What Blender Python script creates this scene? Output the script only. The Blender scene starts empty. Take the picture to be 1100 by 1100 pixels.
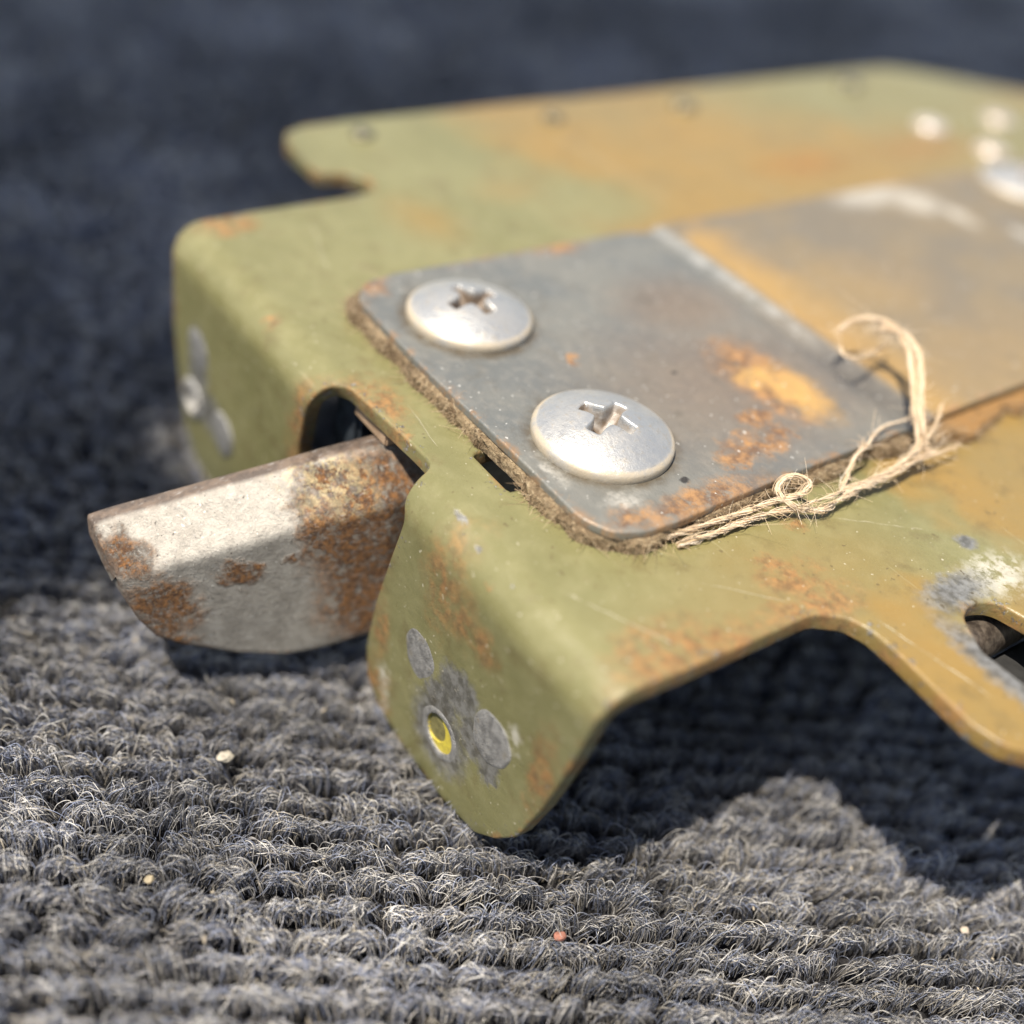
import bpy, bmesh, math, random
import numpy as np
from mathutils import Vector, Matrix, noise as mnoise
from mathutils.geometry import delaunay_2d_cdt

random.seed(7)
rng = np.random.default_rng(11)
S = bpy.context.scene
COL = S.collection
MM = 0.001                      # everything below is laid out in millimetres, built in metres

# ------------------------------------------------------------------ camera
FPX = 1274.1
RCAM = np.array([[0.57487, 0.80092, 0.16750],      # image right
                 [0.59087, -0.26472, -0.76210],    # image down
                 [-0.56604, 0.53708, -0.62542]])   # view direction
CCAM = np.array([44.610, -48.842, 44.993])
cd = bpy.data.cameras.new('camera')
cam = bpy.data.objects.new('camera', cd)
COL.objects.link(cam)
m = Matrix(((*[RCAM[0][0], -RCAM[1][0], -RCAM[2][0]], CCAM[0] * MM),
            (*[RCAM[0][1], -RCAM[1][1], -RCAM[2][1]], CCAM[1] * MM),
            (*[RCAM[0][2], -RCAM[1][2], -RCAM[2][2]], CCAM[2] * MM),
            (0, 0, 0, 1)))
cam.matrix_world = m
cd.sensor_width = 36.0
cd.lens = 36.0 * FPX / 1100.0
cd.clip_start = 0.002
cd.clip_end = 50.0
cd.dof.use_dof = True
cd.dof.focus_distance = 0.0748
cd.dof.aperture_fstop = 12.0
S.camera = cam

# ------------------------------------------------------------------ light
SUN_TO = Vector((0.03, -0.37, 0.92)).normalized()          # towards the sun
elev = math.asin(SUN_TO.z)
w = bpy.data.worlds.new('World')
S.world = w
w.use_nodes = True
nt = w.node_tree
nt.nodes.clear()
sky = nt.nodes.new('ShaderNodeTexSky')
sky.sky_type = 'NISHITA'
sky.sun_disc = False
sky.sun_elevation = elev
sky.dust_density = 1.0
sky.ozone_density = 0.9
sky.sun_rotation = math.atan2(SUN_TO.x, SUN_TO.y)
bg = nt.nodes.new('ShaderNodeBackground')
bg.inputs[1].default_value = 0.088
ow = nt.nodes.new('ShaderNodeOutputWorld')
hs = nt.nodes.new('ShaderNodeHueSaturation')
hs.inputs['Saturation'].default_value = 0.78
nt.links.new(sky.outputs[0], hs.inputs['Color'])
nt.links.new(hs.outputs[0], bg.inputs[0])
nt.links.new(bg.outputs[0], ow.inputs[0])
sl = bpy.data.lights.new('sun', 'SUN')
sl.energy = 5.0
sl.angle = math.radians(0.5)
sl.color = (1.0, 0.91, 0.78)
so = bpy.data.objects.new('sun', sl)
COL.objects.link(so)
so.rotation_euler = (-SUN_TO).to_track_quat('-Z', 'Y').to_euler()
S.view_settings.view_transform = 'Standard'
S.view_settings.look = 'None'
S.view_settings.exposure = 0.72
S.view_settings.gamma = 1.0
S.cycles.use_denoising = True
S.cycles.max_bounces = 6
S.cycles.caustics_reflective = False
S.cycles.caustics_refractive = False


# ------------------------------------------------------------------ node helper
class G:
    def __init__(s, name):
        s.m = bpy.data.materials.new(name)
        s.m.use_nodes = True
        s.t = s.m.node_tree
        s.t.nodes.clear()
        s.out = s.t.nodes.new('ShaderNodeOutputMaterial')
        s.b = s.t.nodes.new('ShaderNodeBsdfPrincipled')
        s.t.links.new(s.b.outputs[0], s.out.inputs[0])
        tc = s.t.nodes.new('ShaderNodeTexCoord')
        sc = s.t.nodes.new('ShaderNodeVectorMath')
        sc.operation = 'SCALE'
        s.t.links.new(tc.outputs['Object'], sc.inputs[0])
        sc.inputs['Scale'].default_value = 1000.0
        s.P = sc.outputs[0]

    def put(s, sock, v):
        if isinstance(v, bpy.types.NodeSocket):
            s.t.links.new(v, sock)
        elif isinstance(v, (tuple, list)):
            sock.default_value = (*v, 1.0) if (len(v) == 3 and sock.type == 'RGBA') else v
        else:
            sock.default_value = v

    def n(s, kind, **kw):
        x = s.t.nodes.new(kind)
        for k, v in kw.items():
            setattr(x, k, v)
        return x

    def math(s, op, a, b=0.0, c=None):
        x = s.n('ShaderNodeMath', operation=op)
        s.put(x.inputs[0], a)
        s.put(x.inputs[1], b)
        if c is not None:
            s.put(x.inputs[2], c)
        return x.outputs[0]

    def mul(s, a, b): return s.math('MULTIPLY', a, b)
    def add(s, a, b): return s.math('ADD', a, b)
    def sub(s, a, b): return s.math('SUBTRACT', a, b)
    def mx(s, a, b): return s.math('MAXIMUM', a, b)
    def inv(s, a): return s.math('SUBTRACT', 1.0, a)

    def vadd(s, a, b):
        x = s.n('ShaderNodeVectorMath', operation='ADD')
        s.put(x.inputs[0], a); s.put(x.inputs[1], b)
        return x.outputs[0]

    def noise(s, scale, detail=3, rough=0.55, vec=None, off=None, stretch=None):
        v = s.P if vec is None else vec
        if stretch:
            x = s.n('ShaderNodeVectorMath', operation='MULTIPLY')
            s.put(x.inputs[0], v); x.inputs[1].default_value = stretch
            v = x.outputs[0]
        if off:
            v = s.vadd(v, off)
        x = s.n('ShaderNodeTexNoise')
        s.put(x.inputs['Vector'], v)
        x.inputs['Scale'].default_value = scale
        x.inputs['Detail'].default_value = detail
        x.inputs['Roughness'].default_value = rough
        return x.outputs[0]

    def warp(s, scale, amp, detail=3, off=(3.1, 7.7, 1.3)):
        x = s.n('ShaderNodeTexNoise')
        s.put(x.inputs['Vector'], s.vadd(s.P, off))
        x.inputs['Scale'].default_value = scale
        x.inputs['Detail'].default_value = detail
        x.inputs['Roughness'].default_value = 0.6
        a = s.n('ShaderNodeVectorMath', operation='SUBTRACT')
        s.put(a.inputs[0], x.outputs['Color']); a.inputs[1].default_value = (.5, .5, .5)
        c = s.n('ShaderNodeVectorMath', operation='SCALE')
        s.put(c.inputs[0], a.outputs[0]); c.inputs['Scale'].default_value = amp
        return s.vadd(s.P, c.outputs[0])

    def step(s, v, lo, hi, a=0.0, b=1.0):
        x = s.n('ShaderNodeMapRange', interpolation_type='SMOOTHSTEP')
        s.put(x.inputs[0], v)
        x.inputs[1].default_value = lo; x.inputs[2].default_value = hi
        x.inputs[3].default_value = a; x.inputs[4].default_value = b
        return x.outputs[0]

    def lin(s, v, lo, hi, a, b):
        x = s.n('ShaderNodeMapRange')
        s.put(x.inputs[0], v)
        x.inputs[1].default_value = lo; x.inputs[2].default_value = hi
        x.inputs[3].default_value = a; x.inputs[4].default_value = b
        return x.outputs[0]

    def blob(s, c, r, soft=0.35, vec=None, sc=None):
        v = s.P if vec is None else vec
        a = s.n('ShaderNodeVectorMath', operation='SUBTRACT')
        s.put(a.inputs[0], v); a.inputs[1].default_value = c
        v = a.outputs[0]
        if sc:
            b = s.n('ShaderNodeVectorMath', operation='MULTIPLY')
            s.put(b.inputs[0], v); b.inputs[1].default_value = sc
            v = b.outputs[0]
        d = s.n('ShaderNodeVectorMath', operation='LENGTH')
        s.put(d.inputs[0], v)
        return s.step(d.outputs['Value'], r * (1 + soft), r * (1 - soft))

    def blobs(s, lst, vec=None, soft=0.35):
        o = None
        for e in lst:
            k = s.blob(e[0], e[1], e[3] if len(e) > 3 else soft, vec, e[2] if len(e) > 2 else None)
            o = k if o is None else s.mx(o, k)
        return o

    def mix(s, f, a, b):
        x = s.n('ShaderNodeMix', data_type='RGBA')
        s.put(x.inputs[0], f); s.put(x.inputs[6], a); s.put(x.inputs[7], b)
        return x.outputs[2]

    def fmix(s, f, a, b):
        x = s.n('ShaderNodeMix', data_type='FLOAT')
        s.put(x.inputs[0], f); s.put(x.inputs[2], a); s.put(x.inputs[3], b)
        return x.outputs[0]

    def xyz(s, vec=None):
        x = s.n('ShaderNodeSeparateXYZ')
        s.put(x.inputs[0], s.P if vec is None else vec)
        return x.outputs

    def attr(s, name):
        x = s.n('ShaderNodeAttribute', attribute_name=name)
        return x.outputs['Fac']

    def bump(s, h, dist=0.05, strength=1.0, prev=None):
        x = s.n('ShaderNodeBump')
        x.inputs['Strength'].default_value = strength
        x.inputs['Distance'].default_value = dist * MM
        s.put(x.inputs['Height'], h)
        if prev is not None:
            s.t.links.new(prev, x.inputs['Normal'])
        return x.outputs[0]

    def finish(s, col, rough=0.5, metal=0.0, normal=None, spec=0.5):
        s.put(s.b.inputs['Base Color'], col)
        s.put(s.b.inputs['Roughness'], rough)
        s.put(s.b.inputs['Metallic'], metal)
        s.put(s.b.inputs['Specular IOR Level'], spec)
        if normal is not None:
            s.t.links.new(normal, s.b.inputs['Normal'])
        return s.m


def rust_colour(g, vec=None):
    a = g.noise(1.6, 4, 0.65, vec)
    b = g.noise(6.0, 3, 0.6, vec, (4, 4, 4))
    c = g.mix(g.step(a, 0.35, 0.68), (0.10, 0.040, 0.014), (0.36, 0.155, 0.042))
    return g.mix(g.step(b, 0.56, 0.72), c, (0.50, 0.27, 0.085))


# ------------------------------------------------------------------ materials
def mat_olive():
    g = G('olive_paint')
    x, y, z = g.xyz()[0], g.xyz()[1], g.xyz()[2]
    n1 = g.noise(0.09, 4, 0.55)
    n2 = g.noise(0.7, 5, 0.6)
    n3 = g.noise(5.0, 4, 0.65)
    base = g.mix(g.step(n1, 0.35, 0.65), (0.160, 0.152, 0.066), (0.190, 0.180, 0.083))
    base = g.mix(g.mul(g.step(n2, 0.42, 0.68), 0.3), base, (0.245, 0.230, 0.118))      # chalky wear
    # tan overspray
    wv = g.warp(0.10, 15)
    wx = g.xyz(wv)
    back = g.mul(g.step(wx[1], 17, 26), g.step(wx[0], -14, -22))
    back = g.mul(back, g.inv(g.mul(g.blobs([((-47, 84, 0), 13, (1, .45, 1), .5), ((-30, 88, 0), 11, (1, .6, 1), .6)], wv), .85)))
    leaf = g.blobs([((-29.5, 23.5, 0), 4.5, (1, .8, 1), .5)], g.warp(0.25, 4))
    back = g.mul(back, g.inv(g.mul(leaf, 0.8)))
    sm = g.blobs([((-33.5, 16.5, 0), 2.0, (1, .7, 1), .8), ((-31, 5.5, 0), 2.5, (.7, 1, 1), .9),
                  ((17.5, 0.5, 0), 5.0, (.9, .55, 1), .7)], g.warp(0.25, 3))
    lug = g.step(g.add(wx[0], g.mul(wx[1], -0.15)), 16.8, 22.5)
    lug = g.mul(lug, g.step(wx[1], -6, 1))
    edge_r = g.mul(g.step(wx[1], 16.5, 20.5), g.step(wx[0], 5, 9))
    tan = g.mx(g.mx(back, g.mul(sm, 0.6)), g.mx(lug, edge_r))
    tcol = g.mix(g.step(n1, 0.40, 0.64), (0.255, 0.160, 0.046), (0.215, 0.150, 0.054))
    base = g.mix(g.mul(tan, 0.92), base, tcol)
    scr = g.noise(0.5, 3, 0.6, None, None, (0.25, 3.2, 1))
    base = g.mix(g.mul(g.step(scr, 0.66, 0.74), 0.35), base, (0.36, 0.33, 0.2))
    # rust
    wr = g.warp(0.9, 2.6, 5)
    wf = g.warp(2.4, 1.1, 5)
    spots = g.blobs([((-34.8, -10.5, 0), 1.8, (1, .8, 1), .4), ((4.2, -15.6, -3.6), 1.6, (1, .5, .5), .9),
                     ((6.5, -16.0, -4.6), 1.3, (1, .5, .8), .9), ((-9.3, -11.8, 0), 1.6, (.6, 1, 1), .6),
                     ((16.2, 2.0, 0), 1.5, (1, .8, 1), .8), ((17.8, -9.2, 0), 2.4, (1.0, .7, 1), .6),
                     ((18.6, -6.2, -.3), 1.9, (1.2, .5, 1), .5), ((18.7, 1.2, 0), 2.0, (1.3, .6, 1), .6),
                     ((14.9, 1.6, 0), 0.9, (1, 1, 1), .8), ((-10.4, -13.6, -.2), 1.2, (.5, 1, 1), .6),
                     ((-14.1, -14.8, -5.5), 1.4, (1, 1, .33), .6), ((-21, -13.6, -.4), 0.5, (1, 1, 1), .6),
                     ((-35.4, -14.8, -5), 1.0, (1.6, 1, .3), .7), ((-1.5, -14.8, -13), 0.9, (1, 1, .4), .8),
                     ((-1.2, -14.8, -18.5), 1.8, (1, 1, .8), .7), ((15.8, -14.8, -9), 1.2, (1.4, 1, .4), .8),
                     ((7.8, -14.4, -1.0), 0.35, (1, 1, 1), .5), ((12.5, 6.0, 0), 0.7, (1, 1, 1), .6),
                     ((-30, 53, 0), 2.2, (1, .4, 1), .9),
                     ((-29.5, 73, 0), 3.0, (1, .4, 1), .9), ((8.8, -14.8, -5.0), 1.1, (1, 1, 1), .9)], wr)
    spots = g.mul(g.math('POWER', spots, .8), g.step(g.noise(0.75, 9, 0.70), 0.40, 0.58, .22, 1.0))
    e = g.attr('edge')
    en = g.add(e, g.mul(g.sub(g.noise(0.55, 5, 0.7), 0.5), 4.2))
    edger = g.mul(g.step(en, 0.35, -0.5), g.step(e, 1.3, 0.1))
    rust = g.math('MINIMUM', g.mx(g.mul(spots, 0.8), g.mul(edger, 0.7)), 1.0)
    rc = g.mix(g.step(g.noise(1.3, 8, 0.68), 0.36, 0.64), (0.135, 0.062, 0.024), (0.34, 0.165, 0.055))
    col = g.mix(rust, base, rc)
    # bare metal around the nut plate, worn slot rim and chipped edges
    bare = g.blobs([((7.6, -14.8, -10.4), 1.7, (.8, 1, 1), .35), ((6.0, -14.8, -12.8), 1.7, (1, 1, 1), .3),
                    ((6.5, -14.8, -15.4), 2.9, (1, 1, 1), .35), ((10.0, -14.8, -12.4), 1.7, (1, 1, 1), .3),
                    ((11.6, -14.8, -13.2), 1.0, (1, 1, .7), .3),
                    ((-30.6, -14.8, -10.0), 1.6, (1, 1, .5), .5), ((-28.6, -14.8, -13), 1.7, (.6, 1, 1), .5),
                    ((21.8, 11.4, 0), 1.2, (1, .45, 1), .6), ((27.5, 8.0, 0), 1.6, (.4, 1.5, 1), .6)], g.warp(1.4, 2.2, 5))
    bare2 = g.blobs([((5.4, -13.6, -.5), 0.22, (.6, 1.4, 1), .4), ((2.8, -13.2, -.2), 0.34, (.5, 1.5, 1), .4),
                     ((9.0, -13.7, -.4), 0.12, (1, 1, 1), .4), ((19.0, 16.0, 0), .7, (1, 1, 1), .4)], g.warp(2.4, .9, 4))
    lim = g.blobs([((13.0, -14.8, -9.0), .75, (1.2, 1, .7), .5), ((-.4, -14.8, -16.4), .6, (1, 1, .7), .8), ((.1, -14.8, -18.4), .6, (1, 1, .7), .8),
                   ((22.0, 15.2, 0), 1.5, (1, .6, 1), .7)], g.warp(1.6, 1.8, 5))
    bare = g.math('MINIMUM', g.add(bare, bare2), 1.0)
    bcol = g.mix(g.step(g.noise(1.3, 4, 0.6), 0.35, 0.65), (0.17, 0.165, 0.15), (0.36, 0.355, 0.34))
    col = g.mix(g.mul(bare, 0.92), col, bcol)
    col = g.mix(g.mul(lim, g.step(g.noise(.9, 9, .72), .42, .54, 0, .8)), col, (0.50, 0.48, 0.41))
    # scratches: each a thin straight line across the paint
    o3 = g.xyz(g.warp(.5, .35))
    scm = None
    for x0, y0, x1, y1, wd_ in ((-44, 28.9, -27.5, 30.6, .16), (-33, -4, -25.5, -6.6, .07), (11, -11.6, 17.5, -8.2, .06), (-8, -10.3, -3.2, -10.9, .05),
                                (13, 9, 17, 14.5, .06), (21, 4.2, 28.5, 5.6, .07), (-30, 8, -24.5, 13.2, .08), (14, -3.5, 17.5, .3, .05), (-35, 40, -25, 44, .1)):
        l = math.hypot(x1 - x0, y1 - y0); ux, uy = (x1 - x0) / l, (y1 - y0) / l
        al = g.add(g.mul(g.sub(o3[0], x0), ux), g.mul(g.sub(o3[1], y0), uy))
        ac = g.math('ABSOLUTE', g.sub(g.mul(g.sub(o3[1], y0), ux), g.mul(g.sub(o3[0], x0), uy)))
        k = g.mul(g.step(ac, wd_, wd_ * .3), g.mul(g.step(al, -.3, .8), g.step(al, l + .3, l - .8)))
        scm = k if scm is None else g.mx(scm, k)
    scm = g.mul(scm, g.step(g.noise(1.1, 4, .7), .35, .6))
    col = g.mix(g.mul(scm, .75), col, (0.40, 0.37, 0.26))
    fs = g.noise(1.0, 3, .6, None, (5, 1, 3), (.35, 7, 7))
    fs2 = g.noise(1.0, 3, .6, None, (15, 1, 3), (7, .4, .5))
    fsm = g.mx(g.step(fs, .70, .76), g.step(fs2, .71, .77))
    col = g.mix(g.mul(fsm, .35), col, (0.36, 0.33, 0.20))
    grime = g.mul(g.step(g.noise(.35, 6, .7, None, (8, 8, 8)), .52, .70), .45)
    col = g.mix(grime, col, (0.115, 0.085, 0.036))
    chn = g.noise(1.5, 6, .72, None, (31, 4, 9))
    near = g.mx(g.step(e, 2.2, .2), g.mul(g.mul(g.step(y, -15.2, -13.9), g.step(y, -11.6, -12.8)), .55))
    chip = g.step(g.add(chn, g.mul(near, .17)), .765, .785)
    chip = g.mul(chip, near)
    chip = g.step(chip, .12, .3)
    col = g.mix(chip, col, g.mix(g.step(n3, .4, .6), (0.10, 0.085, 0.07), (0.27, 0.26, 0.24)))
    # dust specks and pits
    sp = g.noise(3.4, 1, 0.4, None, (9, 2, 5))
    col = g.mix(g.mul(g.step(sp, 0.745, 0.772), 0.6), col, (0.55, 0.51, 0.40))
    sp2 = g.noise(2.1, 1, 0.4, None, (1, 22, 5))
    col = g.mix(g.mul(g.step(sp2, 0.745, 0.775), 0.7), col, (0.10, 0.075, 0.035))
    fine = g.noise(14, 2, 0.5)
    col = g.mix(g.step(fine, 0.45, 0.75, 0, 0.09), col, (0.42, 0.38, 0.22))
    rough = g.fmix(rust, g.lin(n2, 0.3, 0.7, 0.26, 0.38), 0.85)
    h = g.add(g.mul(n3, 0.35), g.mul(fine, 0.22))
    h = g.add(h, g.mul(g.mul(rust, g.noise(6, 4, .7)), 1.0))
    h = g.sub(h, g.mul(g.add(g.add(bare, scm), g.mul(chip, 1.6)), 0.5))
    nb = g.bump(h, 0.055, 1.0)
    nb = g.bump(n2, 0.07, 0.8, nb)
    return g.finish(col, rough, g.mul(bare, 0.55), nb, 0.45)


def mat_cover():
    g = G('grey_cover_metal')
    o = g.xyz()
    n1 = g.noise(0.16, 4, 0.55)
    n2 = g.noise(1.1, 5, 0.6)
    fine = g.noise(11, 3, 0.6)
    base = g.mix(g.step(n1, 0.35, 0.65), (0.150, 0.156, 0.148), (0.192, 0.190, 0.168))
    base = g.mix(g.mul(g.step(n2, 0.45, 0.7), 0.4), base, (0.240, 0.228, 0.200))
    wv = g.warp(0.18, 5)
    wo = g.xyz(wv)
    far = g.step(wo[1], 23.2, 27)
    far = g.mul(g.step(o[1], 23.0, 23.8), g.step(wo[1], 15, 23))
    tint = g.mix(g.step(n1, 0.38, 0.62), (0.178, 0.136, 0.078), (0.135, 0.112, 0.080))
    base = g.mix(g.mul(far, 0.85), base, tint)
    yel = g.mul(g.mul(g.step(o[1], 23.3, 24.2), g.step(wo[1], 31, 24.5)), g.step(wo[0], -21, -17))
    base = g.mix(g.mul(yel, 0.85), base, (0.33, 0.205, 0.066))
    yel2 = g.blobs([((-6, 33, 1.5), 5, (1, .6, 1), .8), ((5.5, 34, 1.5), 6, (1, .6, 1), .8)], g.warp(.2, 6))
    base = g.mix(g.mul(yel2, 0.45), base, (0.27, 0.18, 0.07))
    wr = g.warp(0.8, 3.4, 5)
    hz = g.blobs([((-9.5, 15.5, 1.5), 4.0, (1, .8, 1), .8), ((0, 12, 1.5), 7, (1, .7, 1), .9)], wr)
    base = g.mix(g.mul(hz, 0.42), base, (0.20, 0.115, 0.058))
    r = g.blobs([((-0.6, 14.6, 1.5), 3.0, (.8, 1.2, 1), .5), ((2.4, 14.6, 1.5), 2.4, (.7, 1, 1), .5),
                 ((4.3, 10.3, 1.5), 1.1, (1, .7, 1), .5), ((6.4, 8.0, 1.5), 1.3, (1, .5, 1), .5),
                 ((7.1, 5.3, 1.5), 0.9, (1, .7, 1), .5), ((6.0, 10.9, 1.5), .7, (1, .6, 1), .5),
                 ((8.8, -5.0, 1.5), 1.0, (1, .6, 1), .6), ((9.6, 0, 1.5), 1.6, (1.2, .3, 1), .6),
                 ((-6.6, 2.1, 1.5), 0.62, (1, 1, 1), .4), ((-21, 12.0, 1.5), 1.2, (1, .5, 1), .7),
                 ((-20.5, -6.3, 1.5), 1.2, (1, 1, 1), .8)], wr)
    r = g.mul(r, g.step(g.noise(.75, 9, .70), .36, .50, .25, 1))
    rc = g.mix(g.step(g.noise(1.0, 8, .68), .38, .62), (0.12, 0.058, 0.026), (0.33, 0.17, 0.06))
    col = g.mix(g.mul(r, 0.9), base, rc)
    yc = g.blobs([((3.2, 15.8, 1.5), 1.9, (.6, 1, 1), .6), ((0.3, 14.3, 1.5), 1.2, (1, .7, 1), .6)], wr)
    col = g.mix(g.mul(yc, 0.75), col, (0.48, 0.29, 0.09))
    dk = g.blobs([((7.4, 0.5, 1.5), .36, (1, 1, 1), .3), ((-2.5, 8.5, 1.5), .25, (1, 1, 1), .3)], g.warp(2, .6))
    col = g.mix(dk, col, (0.045, 0.04, 0.035))
    wh = g.blobs([((7.3, -4.4, 1.5), .8, (1.2, .6, 1), .7), ((-19.6, 50.0, 1.5), 2.5, (1.2, .55, 1), .6),
                  ((-17.0, 54.2, 1.5), 2.3, (1, .9, 1), .6), ((-13.4, 56.3, 1.5), 1.3, (.55, 1.2, 1), .7), ((-8, 60, 1.5), 1.0, (.6, 1.2, 1), .7), ((3.2, -7.0, 1.5), .7, (.5, 1.3, 1), .7)], g.warp(1.1, 2.4, 5))
    col = g.mix(g.mul(wh, g.step(g.noise(2.5, 5, .7), .35, .6, .2, .7)), col, (0.50, 0.475, 0.42))
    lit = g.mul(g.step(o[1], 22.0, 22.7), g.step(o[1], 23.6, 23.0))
    col = g.mix(g.mul(lit, g.mul(g.step(g.noise(.7, 5, .7), .38, .62, 0, .6), g.step(o[0], 1, -8, .0, 1))), col, (0.44, 0.44, 0.42))  # pale highlight along the crease, painted into the colour
    crease_shade = g.mul(g.mul(g.step(wo[1], 19.5, 22.6), g.step(o[1], 23.4, 22.9)), g.step(wo[0], -3, 4))
    col = g.mix(g.mul(crease_shade, .6), col, (0.07, 0.072, 0.075))  # shading at the near end of the crease, painted dark
    sp = g.noise(2.6, 1, 0.4, None, (9, 2, 5))
    col = g.mix(g.mul(g.step(sp, 0.73, 0.76), 0.8), col, (0.55, 0.54, 0.50))
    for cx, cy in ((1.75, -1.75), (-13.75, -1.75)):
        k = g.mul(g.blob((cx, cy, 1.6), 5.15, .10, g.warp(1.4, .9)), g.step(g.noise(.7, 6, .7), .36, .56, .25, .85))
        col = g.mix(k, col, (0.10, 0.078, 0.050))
    e = g.attr('edge')
    ed = g.mul(g.step(e, 0.9, 0.1), g.step(g.noise(.6, 5, .7), .46, .64))
    col = g.mix(g.mul(ed, 0.75), col, (0.30, 0.175, 0.085))
    fs = g.mx(g.step(g.noise(1.0, 3, .6, None, (5, 1, 3), (.5, 8, 8)), .69, .76), g.step(g.noise(1.0, 3, .6, None, (25, 1, 3), (6, .7, 6)), .71, .77))
    col = g.mix(g.mul(fs, .4), col, (0.42, 0.41, 0.38))
    col = g.mix(g.mul(g.step(g.noise(.5, 6, .7, None, (8, 8, 8)), .52, .72), .4), col, (0.11, 0.095, 0.07))
    col = g.mix(g.step(fine, .5, .8, 0, .25), col, (0.26, 0.25, 0.22))
    h = g.add(g.mul(fine, 0.35), g.mul(r, g.noise(6, 4, .7)))
    nb = g.bump(h, 0.045, 1.0)
    nb = g.bump(n2, 0.18, 0.7, nb)
    rough = g.fmix(g.math('MINIMUM', g.add(r, g.mul(far, .5)), 1.0), g.lin(n2, .3, .7, .36, .5), 0.75)
    return g.finish(col, rough, g.mul(g.inv(g.mx(r, far)), 0.25), nb, 0.5)


def mat_bolt():
    g = G('weathered_bolt_steel')
    o = g.xyz()
    n2 = g.noise(0.9, 5, 0.6)
    fine = g.noise(9, 4, 0.7)
    fine2 = g.noise(3.2, 5, 0.65, None, (2, 8, 1))
    base = g.mix(g.step(n2, 0.32, 0.68), (0.29, 0.268, 0.232), (0.385, 0.36, 0.315))
    base = g.mix(g.step(fine2, .52, .72, 0, .55), base, (0.17, 0.16, 0.148))
    wr = g.warp(0.9, 3.0, 6)
    def sw(l):
        o = []
        for c, *k in l:
            q = .30 * max(0.0, -13.0 - c[1])
            o.append(((c[0] - q, c[1] + .3 * q, c[2] - .93 * q), *k))
        return o
    r = g.blobs(sw([((-4.5, -28.4, -8.4), 2.2, (.3, 1, .75), .32), ((-6, -30.3, -4.0), 1.1, (.3, .8, 1), .6),
                 ((-4.5, -23.2, -7.0), 1.1, (.3, .8, 1.0), .4), ((-4.2, -19.6, -7.2), .35, (.3, 1, 1), .5),
                 ((-4.8, -13.2, -4.6), 2.5, (.3, .8, 1), .4), ((-5.5, -18.0, -5.6), 1.6, (.3, 1.3, .7), .5), ((-6.8, -16.5, -3.0), .7, (.3, .5, 1), .5), ((-4.5, -13.4, -8.0), 3.9, (.3, .8, .8), .3),
                 ((-4.2, -13.6, -13.0), 3.0, (.3, .8, .8), .45), ((-4.0, -21, -16.2), 1.0, (.3, .7, 1), .6),
                 ((-4.2, -28.0, -11.4), 1.0, (.3, .6, 1), .5)]), wr)
    pat = g.step(g.noise(1.1, 10, .74), .34, .53)
    r = g.mul(r, pat)
    e = g.attr('edge')
    ed = g.mx(g.mul(g.step(e, 0.5, 0.18), g.step(g.noise(.9, 4, .6), .40, .56)), g.attr('rim'))
    rc = g.mix(g.step(g.noise(2.6, 5, .7), .38, .64), (0.080, 0.038, 0.018), (0.280, 0.128, 0.040))
    rc = g.mix(g.step(g.noise(7, 3, .6, None, (7, 1, 1)), .58, .74, 0, .8), rc, (0.40, 0.24, 0.09))
    bright = g.mul(g.blobs([((-6.6, -16.4, -4.0), 1.7, (.3, .65, 1), .6)], wr), g.step(g.noise(1.3, 8, .75, None, (2, 2, 2)), .45, .56))
    col = g.mix(g.mul(g.step(n2, .4, .7), .25), base, (0.45, 0.42, 0.37))
    col = g.mix(g.mul(g.step(g.noise(5.2, 1, 0.4, None, (3, 12, 5)), .72, .76), .7), col, (0.75, 0.72, 0.66))
    col = g.mix(r, col, rc)
    col = g.mix(g.mul(bright, .75), col, (0.58, 0.47, 0.27))
    col = g.mix(g.mul(ed, 0.92), col, g.mix(g.step(n2, .4, .6), (0.085, 0.062, 0.048), (0.15, 0.105, 0.075)))
    sp = g.noise(4.2, 1, 0.4, None, (9, 2, 5))
    col = g.mix(g.mul(g.step(sp, 0.72, 0.76), 0.8), col, (0.06, 0.05, 0.045))
    slide = g.mul(g.step(g.noise(1.0, 4, .65, None, (2, 5, 8), (5, .35, 5)), .58, .70), .5)
    col = g.mix(slide, col, (0.46, 0.45, 0.43))
    h = g.add(g.mul(fine, 0.6), g.mul(r, g.add(.8, g.mul(g.noise(4, 6, .78), 2.2))))
    nb = g.bump(h, 0.08, 1.0)
    nb = g.bump(fine2, 0.10, 0.8, nb)
    rough = g.fmix(r, g.lin(n2, .3, .7, .34, .50), .85)
    return g.finish(col, rough, g.mul(g.inv(g.mx(r, ed)), 0.3), nb, 0.5)


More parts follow.
